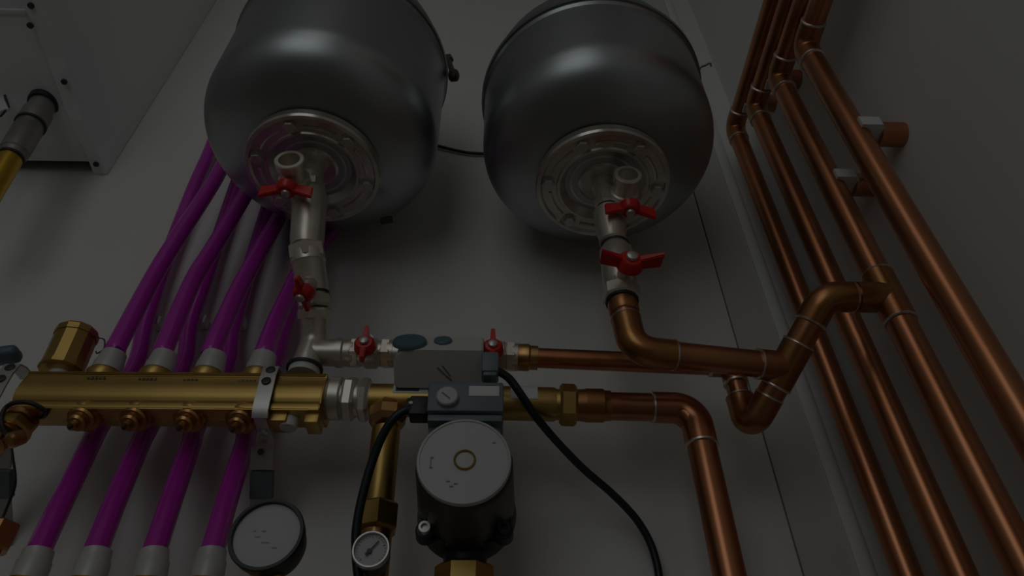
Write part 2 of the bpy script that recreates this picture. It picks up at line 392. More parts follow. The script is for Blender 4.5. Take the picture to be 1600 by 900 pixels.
B0 = A1; B1 = at(491, 478, -0.128); ax = (B1 - B0).normalized(); L = (B1 - B0).length
t = thing('ball_valve', 'nickel ball valve with red handle set upright between left vessel and brass manifold', 'valve', B0)
obj('body', rev(NB(), B0, ax, [(0, .0185), (.004, .0185), (.006, .0195), (.018, .0200), (.020, .0185), (L * .75, .0185), (L * .8, .017), (L, .017)], 32), 'nickel', t)
obj('nut', hexa(NB(), B0 + ax * -.004, B0 + ax * .016, .0215, rot=.5), 'nickel', t)
obj('nut', hexa(NB(), B1 - ax * .012, B1 + ax * .004, .0195, rot=.3), 'nickel', t)
obj('seal', rev(NB(), B1 - ax * .0145, ax, [(0, .0188), (.0025, .0188)], 28), 'dark', t)
hp = at(478, 451, -0.172); n = Vector((-.25, .0, -1)).normalized()
sp = B0 + ax * L * .6
stem(t, sp, hp - sp, (hp - sp).length + .002, .009)
handle(t, hp, n, Vector((-.05, -1, 0)), .95, .008, .026)

# -- tee dropping to the manifold, run to the right
T0 = at(491, 482, -0.127); T1 = at(476, 577, -0.105)
t = thing('pipe_tee', 'nickel tee standing on the brass manifold below the left red valve', 'pipe fitting', T1)
bm = NB(); sweep(bm, fillet([T0, at(492, 535, -.105), T1], .03), .0155, 28); obj('body', bm, 'nickel', t)
obj('nut', hexa(NB(), T0, at(492, 500, -.119), .0185), 'nickel', t)
TB = at(492, 551, -.105); TBr = at(545, 552, -.105)
bm = NB(); d = (TBr - TB); rev(bm, TB, d, [(0, .0150), (.024, .0150), (.024, .0165), (d.length - .006, .0165), (d.length - .004, .0148), (d.length, .0148)], 28)
obj('branch', bm, 'nickel', t)
obj('seal', rev(NB(), T1 - Z * .001, Z, [(0, .0195), (.003, .0195), (.004, .017)], 28), 'dark', t)
obj('nut', rev(NB(), T1 + Z * .003, -Z, [(0, .0165), (.0115, .0165)], 28), 'white_plastic', t)
def flat_valve(p, q, hu, hv, label):
    p, q = Vector(p), Vector(q); d = (q - p).normalized(); L = (q - p).length
    t = thing('ball_valve', label, 'valve', p)
    obj('body', rev(NB(), p, d, [(0, .0155), (.006, .0155), (.008, .0145), (L * .34, .0145), (L * .4, .017), (L * .62, .017), (L * .68, .0145), (L - .006, .0145), (L - .006, .0155), (L, .0155)], 28), 'nickel', t)
    obj('nut', hexa(NB(), p + d * .002, p + d * .013, .0172), 'nickel', t)
    obj('nut', hexa(NB(), q - d * .014, q - d * .002, .0172), 'nickel', t)
    hp = at(hu, hv, -.128); c = p + d * ((hp - p).dot(d)); n = Vector((0, -1, .04))
    stem(t, c, n, .026, .009)
    handle(t, hp, n, Z, .95, .010, .0235)
    return t
flat_valve(TBr, at(615, 553, -.105), 571, 545, 'small ball valve with red handle left of the beige actuator')
flat_valve(at(752, 556, -.105), at(809, 558, -.105), 770, 550, 'small ball valve with red handle between actuator and copper pipe')
# zone valve body under the actuator
t = thing('zone_valve', 'nickel zone valve body mostly hidden behind the beige actuator', 'valve', at(685, 556, -.105))
p, q = at(615, 553, -.105), at(752, 556, -.105); d = (q - p).normalized(); L = (q - p).length
obj('body', rev(NB(), p, d, [(0, .0145), (.02, .0145), (.03, .019), (L - .03, .019), (L - .02, .0145), (L, .0145)], 28), 'nickel', t)
obj('neck', cyl(NB(), at(685, 555, -.105), at(685, 555, -.105) + Vector((0, -.018, 0)), .009), 'nickel', t)

# ------------------------------------------------------------------ beige actuator
E1 = at(685, 547, -.162); t30 = math.radians(30)
dn = Vector((0, math.cos(t30), -math.sin(t30))); up = Vector((0, math.sin(t30), math.cos(t30)))
c = (at(616, 553, -.15) + at(756, 552, -.15)) / 2; wdt = at(756, 552, -.155).x - at(616, 553, -.155).x
t = thing('valve_actuator', 'beige motor actuator box with blue button caps above the pump', 'actuator', E1 + dn * .03)
bm = NB(); q = E1 + Vector((c.x - E1.x, 0, 0)); hw = wdt / 2; LD = .042; LU = .038
poly = []
for (sx, sy, r) in ((-1, 0, .016), (1, 0, .003), (1, 1, .003), (-1, 1, .004)):     # outline of the lower face, rounded corners
    cx = q + X * (sx * (hw - r)) + dn * (r if sy == 0 else LD - r)
    a0 = {(-1, 0): math.pi, (1, 0): 1.5 * math.pi, (1, 1): 0, (-1, 1): .5 * math.pi}[(sx, sy)]
    for k in range(7):
        a = a0 + math.pi / 2 * k / 6; poly.append(cx + X * (math.cos(a) * r) + dn * (math.sin(a) * r))
prism(bm, poly, up * LU, bev=.0012); obj('housing', bm, 'beige', t)
tf = lambda u, v: at(u, v, (E1 + up * 0).y)
def on_top(du, s):  # a point on the upper front face
    return q + X * du + up * s
fn = -dn
kx1 = at(640, 537, -.155).x - q.x; kx2 = at(692, 532, -.153).x - q.x
obj('cap', rev(NB(), on_top(kx1, .016), fn, [(0, .0175), (.003, .0175), (.0045, .0165), (.005, 0)], 28), 'blue', t)
obj('cap', rev(NB(), on_top(kx2, .023), fn, [(0, .0095), (.002, .0095), (.003, .0085), (.003, 0)], 24), 'blue', t)
fdn = -up
bm = NB()
for (u0, v0, u1, v1) in ((683, 574, 700, 590), (691, 571, 704, 588), (698, 588, 706, 595)):
    def face(u, v):
        d = ray(u, v); k = (q - CAM).dot(fdn) / d.dot(fdn); return CAM + d * k
    a, b = face(u0, v0), face(u1, v1); ribbon(bm, [a + fdn * .0003, b + fdn * .0003], (b - a).cross(fdn), .0014, .0003)
obj('pen_mark', bm, 'pencil', t)
bm = NB(); g = at(766, 574, -.150); box(bm, g, (.017, .022, .024), bev=.002); box(bm, g + Vector((0, .0, -.010)), (.014, .018, .012), bev=.002)
obj('cable_gland', bm, 'box', t)

# ------------------------------------------------------------------ manifold
def man_profile(y0=0):
    pr = [(-.085, .420), (-.120, .4265), (-.1255, .4255), (-.1268, .4225), (-.1245, .4205), (-.1245, .4185), (-.1285, .410), (-.1300, .3995), (-.1280, .391), (-.1255, .3875),
          (-.1285, .3865), (-.1295, .3845), (-.1285, .3795), (-.1250, .3785), (-.1080, .3785), (-.1060, .3815), (-.085, .385), (-.079, .40)]
    return pr
mx0, mx1 = at(24, 612, -.128).x, at(503, 618, -.128).x
man = thing('heating_manifold', 'long brass heating manifold bar feeding the purple pipes', 'manifold', (mx0, -.105, .40))
bm = NB(); prism(bm, [(mx0, y, z) for y, z in man_profile()], (mx1 - mx0, 0, 0), bev=.0008); obj('bar', bm, 'brass', man)
bm = NB(); box(bm, ((at(481, 648, -.115).x + mx1) / 2, -.112, .374), (mx1 - at(481, 648, -.115).x, .024, .012), bev=.001); box(bm, (at(440, 645, -.115).x, -.112, .3745), (.018, .024, .010), bev=.001)
obj('port_block', bm, 'brass', man)
obj('plug', rev(NB(), (at(457, 640, -.112).x, -.112, .380), -Z, [(0, .009), (.010, .009), (.012, .008)], 20), 'white_plastic', man)
for gx, n in ((150, 5), (230, 5), (300, 4), (385, 5)):
    bm = NB()                                    # faint stamped marks along the upper face
    for k in range(n):
        p = at(gx - 12 + k * 6.2, 593 + .022 * (gx - 265), -.1268)
        box(bm, p, (.0028 if k % 2 else .0020, .0008, .0028 if k % 3 else .0020))
    obj('stamped_mark', bm, 'ink', man)
FITX = [(166, 580), (247, 581), (326, 582), (405, 583)]
for k, (u, v) in enumerate(FITX):
    b = at(u, v, -.105); b.z = .4225
    obj('outlet_nut', rev(NB(), b, Z, [(0, .0155), (.008, .0172), (.013, .0178), (.0155, .0165), (.0155, .013)], 28), 'brass', man)
STX = [(134, 640), (215, 640), (298, 642), (379, 644)]
for k, (u, v) in enumerate(STX):
    b = at(u, v + 9, -.114); n = Vector((0, -.52, -.85)).normalized(); b -= n * .003
    so = obj('flow_valve', rev(NB(), b, n, [(0, .0165), (.006, .0165), (.0085, .0150), (.0085, .0125), (.012, .0130), (.0145, .0115), (.0145, .0095), (.020, .0090), (.022, .0070), (.022, .0050), (.028, .0042), (.0285, 0)], 24), 'brass_red', man)
    obj('valve_tip', rev(NB(), b + n * .0275, n, [(0, .0019), (.003, .0019), (.0034, .0012)], 10), 'dark', so)
# compression sleeves gripping the pipes
for k, (u, v) in enumerate(FITX):
    b = at(u, v, -.105); b.z = .4370
    obj('compression_sleeve', rev(NB(), b, Z, [(0, .0140), (.001, .0150), (.012, .0148), (.014, .0140), (.026, .0128), (.027, .0100)], 28), 'sleeve', man)

# lower manifold just under the view with the same sleeves
LZ = at(180, 905, -.105).z
man2 = thing('heating_manifold', 'second brass manifold at the bottom left edge of the view', 'manifold', (mx0, -.105, LZ - .02))
bm = NB(); prism(bm, [(mx0 + .02, y, z - .4265 + LZ - .006) for y, z in man_profile()], (mx1 - mx0 - .01, 0, 0), bev=.0008); obj('bar', bm, 'brass', man2)
LOWX = [(53, 885), (146, 886), (240, 888), (328, 889)]
for k, (u, v) in enumerate(LOWX):
    b = at(u, v, -.105); z0 = LZ - .008
    obj('outlet_nut', rev(NB(), Vector((b.x, b.y, z0)), Z, [(0, .0155), (.003, .0168), (.006, .0155), (.006, .013)], 28), 'brass', man2)
    top = at((58, 150, 240, 330)[k], 868, -.105)
    obj('compression_sleeve', rev(NB(), Vector((b.x, b.y, z0 + .005)), (top - Vector((b.x, b.y, z0 + .005))), [(0, .0132), (.001, .0142), ((top.z - z0) * .6, .0140), ((top.z - z0) * .65, .0130), (top.z - z0 - .001, .0124), (top.z - z0, .0107)], 28), 'sleeve', man2)

# ------------------------------------------------------------------ purple pipes
PR = .0106
names = ['leftmost', 'second from left', 'third from left', 'rightmost']
front = [
    [(183, 545, -.105), (183, 540, -.105), (237, 438, -.083), (270, 383, -.076), (326, 297, -.066), (346, 262, -.062), (375, 205, -.056), (400, 150, -.05)],
    [(257, 548, -.105), (257, 543, -.105), (301, 440, -.085), (332, 389, -.073), (383, 305, -.060), (415, 245, -.05)],
    [(331, 550, -.105), (332, 545, -.105), (359, 482, -.090), (377, 444, -.080), (401, 401, -.070), (432, 347, -.040), (450, 310, -.022), (463, 283, -.014)],
    [(413, 552, -.105), (414, 548, -.105), (431, 503, -.090), (453, 456, -.075), (468, 425, -.065), (492, 392, -.040), (514, 366, -.022), (529, 340, -.014)],
]
back = [
    [(57, 868, -.105), (97, 784, -.080), (139, 698, -.055), (157, 663, -.045), (212, 570, -.030), (228, 503, -.024), (256, 418, -.022), (302, 297, -.022), (326, 242, -.022), (350, 180, -.022)],
    [(147, 868, -.105), (180, 784, -.080), (217, 698, -.055), (235, 663, -.045), (287, 570, -.030), (298, 503, -.024), (327, 418, -.022), (367, 297, -.022), (392, 225, -.022)],
    [(239, 868, -.105), (267, 784, -.080), (297, 698, -.055), (308, 663, -.045), (355, 570, -.030), (366, 503, -.022), (412, 347, -.018), (432, 280, -.016)],
    [(330, 868, -.105), (354, 784, -.080), (381, 698, -.055), (390, 663, -.045), (432, 560, -.030), (447, 503, -.022), (480, 385, -.016), (497, 330, -.014)],
]
for k in range(4):
    pts = [at(*q) for q in front[k]]
    bm = NB(); sweep(bm, smooth_path(pts, 8), PR, 24)
    o = obj('heating_pipe', bm, 'purple', None, base=pts[0])
    tag(o, 'purple pipe rising from the top of the brass manifold, %s' % names[k], 'pipe', 'purple pipes rising from the manifold')
for k in range(4):
    pts = [at(*q) for q in back[k]]
    bm = NB(); sweep(bm, smooth_path(pts, 8), PR, 24)
    o = obj('heating_pipe', bm, 'purple', None, base=pts[0])
    tag(o, 'purple pipe crossing behind the brass manifold from below, %s' % names[k], 'pipe', 'purple pipes passing behind the manifold')
for k, (u, v) in enumerate(((246, 503), (317, 501), (377, 503))):
    p = at(u, v, -.012); bm = NB(); box(bm, p + Vector((0, .003, 0)), (.010, .016, .014), bev=.002); box(bm, p + Vector((-.008, -.008, 0)), (.018, .004, .010), bev=.0012)
    tag(obj('pipe_clip', bm, 'white_plastic', None, base=p), 'small white wall clip behind the purple pipes, %s of three' % ('leftmost', 'middle', 'rightmost')[k], 'pipe clip', 'white clips behind the purple pipes')

# ------------------------------------------------------------------ air vent, brackets, drain
b = at(94, 584, -.105); b.z = .4315
av = thing('air_vent', 'faceted brass air vent standing on the left end of the manifold', 'air vent', b)
ad = Vector((-.07, .0, 1)).normalized(); zt = at(112, 518, -.105).z - b.z
obj('body', rev(NB(), b, ad, [(.005, .0150), (.006, .0200), (.008, .0222), (.013, .0220), (.013, .0210), (zt - .010, .0210), (zt - .010, .0221), (zt - .003, .0221), (zt, .020)], 12), 'brass', av, 20)
obj('foot', rev(NB(), b - Z * .004, Z, [(0, .011), (.012, .011)], 20), 'white_plastic', av)
obj('cap', rev(NB(), b + ad * zt, ad, [(0, .009), (.006, .009), (.007, .007)], 16), 'brass', av)
bm = NB(); sweep(bm, smooth_path([at(138, 518, -.107), at(152, 527, -.108), at(163, 531, -.108), at(162, 545, -.108), at(152, 552, -.107), at(150, 549, -.107)], 6), .0008, 6)
obj('spring_clip', bm, 'dark', av)

def bracket(dx, label, tilt=0.0):
    o3 = Vector((dx, 0, 0))
    sx = at(416, 610, -.131).x
    t = thing('manifold_bracket', label, 'bracket', Vector((sx, 0, .34)) + o3, 'steel brackets holding the manifold')
    pts = [Vector((sx - .004, -.098, .4345)), Vector((sx - .003, -.118, .4345)), Vector((sx - .002, -.1295, .4300)), Vector((sx - .001, -.1335, .415)), Vector((sx, -.1345, .400)), Vector((sx, -.1335, .385)),
           Vector((sx, -.1320, .376)), Vector((sx, -.128, .3695))]
    bm = NB(); ribbon(bm, [p + o3 for p in pts], X, .0155, .0020); st = obj('strap', bm, 'steel', t)
    for z, yy in ((.4245, -.1318), (.4085, -.1350)):
        obj('screw', rev(NB(), Vector((sx - .001, yy, z)) + o3, (0, -1, .2), [(-.002, .0048), (.0012, .0048), (.002, .003)], 16), 'dark', st)
    yp = -.080; zt_, zb_ = at(410, 699, yp).z, at(410, 734, yp).z
    p2 = [Vector((sx, -.128, .3700)), Vector((sx, -.118, .3690)), Vector((sx - .001, -.100, .3685)), Vector((sx - .002, -.086, .3680)), Vector((sx - .003, yp - .001, .366)), Vector((sx - .003, yp, zt_))]
    bm = NB(); ribbon(bm, [p + o3 for p in p2], X, [.012, .012, .0125, .0135, .0145, .0155], .0022); ar = obj('arm', bm, 'steel', t)
    Q = [at(410, 698, -.080), at(409, 734, -.066), at(407.5, 776, -.045), at(406, 822, -.016), at(405, 850, -.003)]
    bm = NB(); ribbon(bm, [p + o3 for p in Q[:2]], X, .0225, .0024); obj('foot_plate', bm, 'steel', t)
    bm = NB(); ribbon(bm, [p + o3 + Y * .003 for p in Q[1:3]], X, .0220, .0085); obj('rubber_pad', bm, 'rubber_blue', t)
    bm = NB(); ribbon(bm, [p + o3 + Y * .001 for p in Q[2:]], X, .0215, .0024); obj('wall_foot', bm, 'steel', t)
    px = Q[0].x
    obj('screw', rev(NB(), Vector((sx - .0005, -.106, .3675)) + o3, -Z, [(0, .0045), (.002, .0045), (.003, .003)], 14), 'steel', ar)
    obj('screw', rev(NB(), Vector((px, yp - .001, zt_ - .006)) + o3, -Y, [(0, .0032), (.0015, .003)], 12), 'dark', ar)
    return t
bracket(0, 'steel strap bracket around the right end of the brass manifold')
lb = bracket(at(10, 605, -.131).x - at(416, 610, -.131).x - .006, 'steel strap bracket around the left end of the brass manifold, blue cap behind it')
p = at(14, 551, -.115); bm = NB(); box(bm, p + Vector((-.004, 0, -.004)), (.032, .022, .015), (Vector((.9, 0, .2)).normalized(), Y, Vector((-.2, 0, .9)).normalized()), .006, 3)
obj('clamp_cap', bm, 'blue', lb)

# brass drain cock at the left end
b = at(40, 648, -.112)
dc = thing('drain_cock', 'brass drain cock with black cap strap at the left end of the manifold', 'drain cock', b)
dd = Vector((0.0, -.30, -.95)).normalized()
obj('body', rev(NB(), b - dd * .012, dd, [(0, .013), (.016, .013), (.017, .016), (.024, .016), (.025, .012), (.034, .012)], 24), 'brass_red', dc)
obj('nut', hexa(NB(), b + dd * .014, b + dd * .026, .0185), 'brass', dc)
e = b + dd * .026
obj('outlet', rev(NB(), e, Vector((-.18, -.45, -.9)), [(0, .0125), (.006, .0135), (.008, .010), (.014, .010), (.015, .0125), (.020, .0125), (.021, .006), (.021, 0)], 20), 'brass_red', dc)
k0 = at(24, 686, -.15); obj('cap', rev(NB(), k0, Vector((-.3, -.6, -.7)), [(-.006, .007), (.004, .0075), (.006, .005)], 16), 'brass_red', dc)
bm = NB(); sweep(bm, smooth_path([k0 + Vector((0, .004, .003)), at(8, 676, -.135), at(2, 655, -.135), at(8, 638, -.135), at(22, 630, -.137), at(44, 629, -.137), at(62, 636, -.132), at(72, 645, -.125), at(66, 652, -.112), at(52, 650, -.105)], 6), .0022, 10)
obj('cap_strap', bm, 'rubber', dc)
pts = [at(17, 692, -.145), at(20, 715, -.12), at(24, 745, -.09), at(22, 765, -.08), at(8, 800, -.07), at(-4, 830, -.07)]
bm = NB(); sweep(bm, smooth_path(pts, 6), .0013, 8)
tag(obj('cord', bm, 'cable', None, base=pts[0]), 'thin dark cord hanging from the brass drain cock at left edge', 'cord')
b = at(-8, 838, -.12); t = thing('air_vent', 'brown brass nut tip poking in at the lower left edge', 'air vent', b)
obj('nut', hexa(NB(), b - Z * .012, b + Z * .012, .0165, rot=.1), 'brass_red', t); obj('foot', cyl(NB(), b - Z * .035, b - Z * .012, .010), 'brass_red', t)

# ------------------------------------------------------------------ main line: union, brass pipe, tee, pump
ML = lambda u, v: at(u, v, -.105)
t = thing('pipe_union', 'nickel plated union nut joining brass manifold to brass pipe', 'pipe fitting', ML(540, 625))
p, q = ML(505, 622), ML(580, 625); d = (q - p).normalized(); L = (q - p).length
obj('body', rev(NB(), p - d * .006, d, [(0, .019), (.010, .019), (.012, .0205), (.024, .0205), (.026, .0185), (L, .0185), (L + .006, .0175)], 32), 'nickel', t)
obj('nut', hexa(NB(), p + d * .022, p + d * .035, .0248, rot=.2), 'nickel', t)
obj('nut', hexa(NB(), p + d * .038, p + d * (L - .001), .0232, rot=.5), 'nickel', t)
obj('collar', rev(NB(), p + d * .008, d, [(0, .0215), (.001, .0225), (.011, .0225), (.012, .0215)], 32), 'nickel', t)

q0 = ML(577, 625); q1 = ML(700, 627)
bp = thing('brass_pipe', 'brass pipe left of the pump with a branch going down to the small gauge', 'pipe', q0)
d = (q1 - q0).normalized(); L = (q1 - q0).length
obj('tube', rev(NB(), q0, d, [(0, .0168), (.002, .0172), (L, .0172)], 32), 'brass', bp)
def cyl_patch(c, d, r, s0, s1, a0, a1, n=10):
    """thin sticker wrapped on a tube"""
    bm = NB(); d = Vector(d).normalized(); a = Vector((0, -1, 0)); b = d.cross(a); rows = []
    for k in range(n + 1):
        an = a0 + (a1 - a0) * k / n; off = a * math.cos(an) + b * math.sin(an)
        rows.append([bm.verts.new(c + d * s0 + off * r), bm.verts.new(c + d * s1 + off * r), bm.verts.new(c + d * s1 + off * (r - .0004)), bm.verts.new(c + d * s0 + off * (r - .0004))])
    rings(bm, rows, True); return bm
obj('sticker', cyl_patch(q0, d, .0176, .026, .062, -1.2, .12), 'label', bp)
obj('sticker_print', cyl_patch(q0, d, .0179, .029, .053, -1.1, .0), 'label_blue', bp)
tp = at(606, 645, -.108); tp2 = at(588, 822, -.105)
dz = (tp2 - tp).normalized()
jo = obj('branch_nut', rev(NB(), tp + Vector((0, 0, .012)), dz, [(0, .013), (.004, .0165), (.010, .0200), (.020, .0200), (.026, .0165), (.028, .0125)], 8, rot=.2), 'brass_red', bp, 20)
obj('branch_pipe', cyl(NB(), tp + dz * .02, tp2, .0142, 28), 'brass', bp)
obj('branch_nut', hexa(NB(), tp2 - dz * .020, tp2 + dz * .006, .0205, rot=.35), 'brass', bp)
obj('branch_pipe', cyl(NB(), tp2 + dz * .004, tp2 + dz * .11, .0150, 24), 'brass_red', bp)

# right hand brass pipe, nut, copper bend
r0 = ML(760, 629); r1 = ML(868, 632); d = (r1 - r0).normalized(); L = (r1 - r0).length
t = thing('brass_pipe', 'brass pipe with plain white sticker right of the pump', 'pipe', r0)
obj('tube', rev(NB(), r0, d, [(0, .0178), (L - .004, .0178), (L, .0172)], 32), 'brass', t)
obj('sticker', cyl_patch(r0, d, .0183, (at(798, 610, -.12) - r0).dot(d), (at(840, 610, -.12) - r0).dot(d), -1.2, .30), 'label', t)
obj('shoulder', rev(NB(), r1 - d * .001, d, [(0, .0160), (.006, .0165), (.007, .0150)], 28), 'brass', t)

cp = thing('copper_pipe', 'copper pipe bending down right of the pump, brass nut on its end', 'pipe', at(1120, 800, -.105))
obj('nut', hexa(NB(), ML(874, 632), ML(901, 633), .0222, rot=.45), 'brass', cp)
p = ML(900, 633); q = ML(945, 634); d = (q - p).normalized()
obj('socket', rev(NB(), p, d, [(0, .0165), (.010, .0172), (.010, .0178), (.028, .0178), (.030, .0162), (.036, .0160)], 28), 'copper_fit', cp, label='pinkish copper end socket')
zx = ML(1140, 905).x
e0 = ML(930, 634); ec = Vector((zx + .001, -.105, ML(1085, 638).z)); e2 = Vector((zx, -.105, -.2))
CR = .0142
bm = NB(); sweep(bm, fillet([e0, ec, e2], .030, 14), CR + .0006, 28); obj('tube', bm, 'copper', cp)
def elbow(par, a, c, b, rad, r, la=.012, name='elbow', n=12, m='copper_fit'):
    """bend fitting around corner c, from the side of a to the side of b, with solder rings"""
    a, c, b = Vector(a), Vector(c), Vector(b); u = (a - c).normalized(); w = (b - c).normalized(); ang = u.angle(w); t = rad / math.tan(ang / 2)
    pts = fillet([c + u * (t + la), c, c + w * (t + la)], rad * .999, n)
    bm = NB(); sweep(bm, pts, r, 28); e = obj(name, bm, m, par)
    for pp, dr in ((pts[0], u), (pts[-1], w)):
        obj('solder_ring', rev(NB(), pp - dr * .0012, dr, [(0, r - .001), (.0004, r + .0005), (.0022, r + .0003), (.0032, r - .0012)], 28), 'solder', e)
    return e
elbow(cp, e0, ec, e2, .030, CR + .0022, .014, m='copper')

# pump
pc = at(725, 718, -.205); ax0 = Vector((pc.x, -.105, pc.z))
pu = thing('circulation_pump', 'black circulation pump with round white motor plate and grey terminal box', 'pump', ax0)
obj('motor_housing', rev(NB(), pc + Y * .004, Y, [(0, .0375), (.003, .0398), (.010, .0408), (.050, .0425), (.072, .0438), (.074, .0425), (.08, .0425)], 56), 'motor', pu)
fp = obj('name_plate', rev(NB(), pc + Y * .004, -Y, [(0, .0392), (.0025, .0392), (.004, .0384), (.0042, .0365), (.0034, .0362), (.0034, 0)], 64), 'plate', pu, 20)
cc = at(726, 718, -.2055)
obj('vent_screw', loop_rev(NB(), cc + Y * .002, -Y, [(0, .0092), (.0022, .0092), (.0028, .0084), (.0022, .0076), (0, .0076)], 32), 'brass', fp)
obj('screw_face', rev(NB(), cc + Y * .002, -Y, [(0, .0074), (.0012, .0072), (.0012, 0)], 28), 'plate', fp)
bm = NB(); k = at(673, 722, -.2046); box(bm, k, (.0008, .0003, .010)); box(bm, k + Vector((.0012, 0, .004)), (.0018, .0004, .0012)); box(bm, k + Vector((.0006, 0, -.005)), (.003, .0004, .0010))
for (u, v) in ((700, 752), (705, 760), (712, 756), (772, 692)): box(bm, at(u, v, -.2046), (.003, .0004, .0012))
obj('printed_mark', bm, 'pencil', fp)
# bolted flange and volute
bm = NB()
fl = []
for i in range(48):
    a = 2 * math.pi * i / 48; s = .0405; ca, sa = math.cos(a), math.sin(a)
    r = s / ((abs(ca) ** 5 + abs(sa) ** 5) ** .2); fl.append(ax0 + Vector((ca * r, -.030, sa * r)))
prism(bm, fl, (0, .016, 0), bev=.0015); obj('flange', bm, 'iron', pu)
for sx in (-1, 1):
    for sz in (-1, 1):
        p = ax0 + Vector((sx * .0335, -.030, sz * .0335))
        po = obj('bolt_boss', rev(NB(), p + Y * .002, -Y, [(0, .0088), (.012, .0082), (.013, .0070)], 20), 'iron', pu)
        bm = NB(); rev(bm, p - Y * .010, -Y, [(0, .0056), (.006, .0056), (.007, .005), (.007, .003), (.004, .003), (.004, 0)], 16)
        obj('bolt', bm, 'steel' if sx < 0 else 'dark', po)
obj('volute', rev(NB(), ax0 - Y * .016, Y, [(0, .040), (.004, .043), (.018, .046), (.034, .040), (.044, .026), (.046, 0)], 48), 'iron', pu)
dnz = at(725, 872, -.105).z
obj('neck', rev(NB(), ax0 - Z * .02, -Z, [(0, .024), (.012, .022), (ax0.z - dnz - .010, .0175), (ax0.z - dnz - .007, .0215), (ax0.z - dnz - .000, .0215)], 32), 'iron', pu)
obj('neck', rev(NB(), ax0 + Z * .02, Z, [(0, .024), (.012, .022), (.06, .018), (.095, .018)], 32), 'iron', pu)
nt = Vector((ax0.x, -.105, dnz - .013))
fn_ = thing('pump_nut', 'large brass union nut under the black pump', 'pipe fitting', nt)
obj('nut', hexa(NB(), nt - Z * .030, nt + Z * .004, .0275, rot=math.radians(22), sides=8, ch=.10), 'brass', fn_)
obj('tail_pipe', cyl(NB(), nt - Z * .14, nt - Z * .028, .0200, 24), 'brass', fn_)
# terminal box over the motor
bx0, bx1 = at(668, 620, -.185).x, at(787, 620, -.185).x; bz1 = at(727, 596, -.185).z; bz0 = at(727, 642, -.185).z
tb = thing('terminal_box_tmp', 'x', 'x', (0, 0, 0)); bpy.data.objects.remove(tb)
bm = NB(); box(bm, ((bx0 + bx1) / 2, -.157, (bz0 + bz1) / 2), (bx1 - bx0, .056, bz1 - bz0), bev=.0022)
tbx = obj('terminal_box', bm, 'box', pu)
bm = NB(); box(bm, ((bx0 + bx1) / 2, -.155, bz0 - .0045), (bx1 - bx0 - .002, .052, .007), bev=.0015)
box(bm, (bx0 + .007, -.150, bz0 - .013), (.010, .040, .022), bev=.002); box(bm, (bx1 - .007, -.150, bz0 - .013), (.010, .040, .022), bev=.002)
obj('box_base', bm, 'box', tbx)
kp = at(699, 622, -.186)
ko = obj('selector_knob', rev(NB(), kp, -Y, [(-.002, .0102), (.004, .0100), (.005, .0090), (.005, 0)], 32), 'plate', tbx)
bm = NB(); box(bm, kp + Vector((-.001, -.0052, -.0005)), (.010, .0006, .0013), (Vector((.75, 0, -.66)), Y, Vector((.66, 0, .75)))); obj('slot', bm, 'pencil', ko)
la, lb_ = at(733, 603, -.1855), at(780, 619, -.1855)
bm = NB(); box(bm, ((la.x + lb_.x) / 2, -.1853, (la.z + lb_.z) / 2), (lb_.x - la.x, .0008, la.z - lb_.z), bev=.0002); obj('rating_label', bm, 'label', tbx)
bm = NB(); pl = at(655, 640, -.172); box(bm, pl, (.017, .018, .020), bev=.002); box(bm, pl + Vector((-.006, 0, .003)), (.012, .014, .012), bev=.002)
plo = obj('plug', bm, 'rubber', pu)
obj('plug_screw', rev(NB(), at(642, 630, -.181), (0, -1, .2), [(-.003, .002), (.001, .002)], 10), 'steel', plo)
pts = [at(651, 639, -.176), at(632, 642, -.178), at(614, 655, -.176), at(597, 682, -.168), at(582, 720, -.158), at(570, 760, -.150), at(560, 805, -.142), at(556, 845, -.136), at(560, 900, -.130), at(575, 960, -.12)]
bm = NB(); sweep(bm, smooth_path(pts, 8), .0040, 14)
tag(obj('cable', bm, 'cable', None, base=pts[-1]), 'black cable from the pump plug down beside the vertical brass pipe', 'cable')
pts = [at(768, 576, -.155), at(782, 582, -.152), at(797, 593, -.146), at(815, 618, -.138), at(838, 652, -.120), at(872, 692, -.09), at(912, 733, -.065), at(955, 770, -.045), at(990, 806, -.032), at(1012, 840, -.024), at(1024, 872, -.020), at(1030, 905, -.018), at(1033, 960, -.016)]
bm = NB(); sweep(bm, smooth_path(pts, 8), .0042, 14)
tag(obj('cable', bm, 'cable', None, base=pts[-1]), 'black cable curving from the beige actuator across the wall right of the pump', 'cable')
pts = [at(660, 222, -.006), at(688, 229, -.005), at(712, 235, -.005), at(735, 239, -.005), at(760, 240, -.005), at(790, 238, -.006)]
bm = NB(); sweep(bm, smooth_path(pts, 8), .0028, 10)
tag(obj('cable', bm, 'cable', None, base=pts[0]), 'thin dark cable on the wall between the two silver vessels', 'cable')

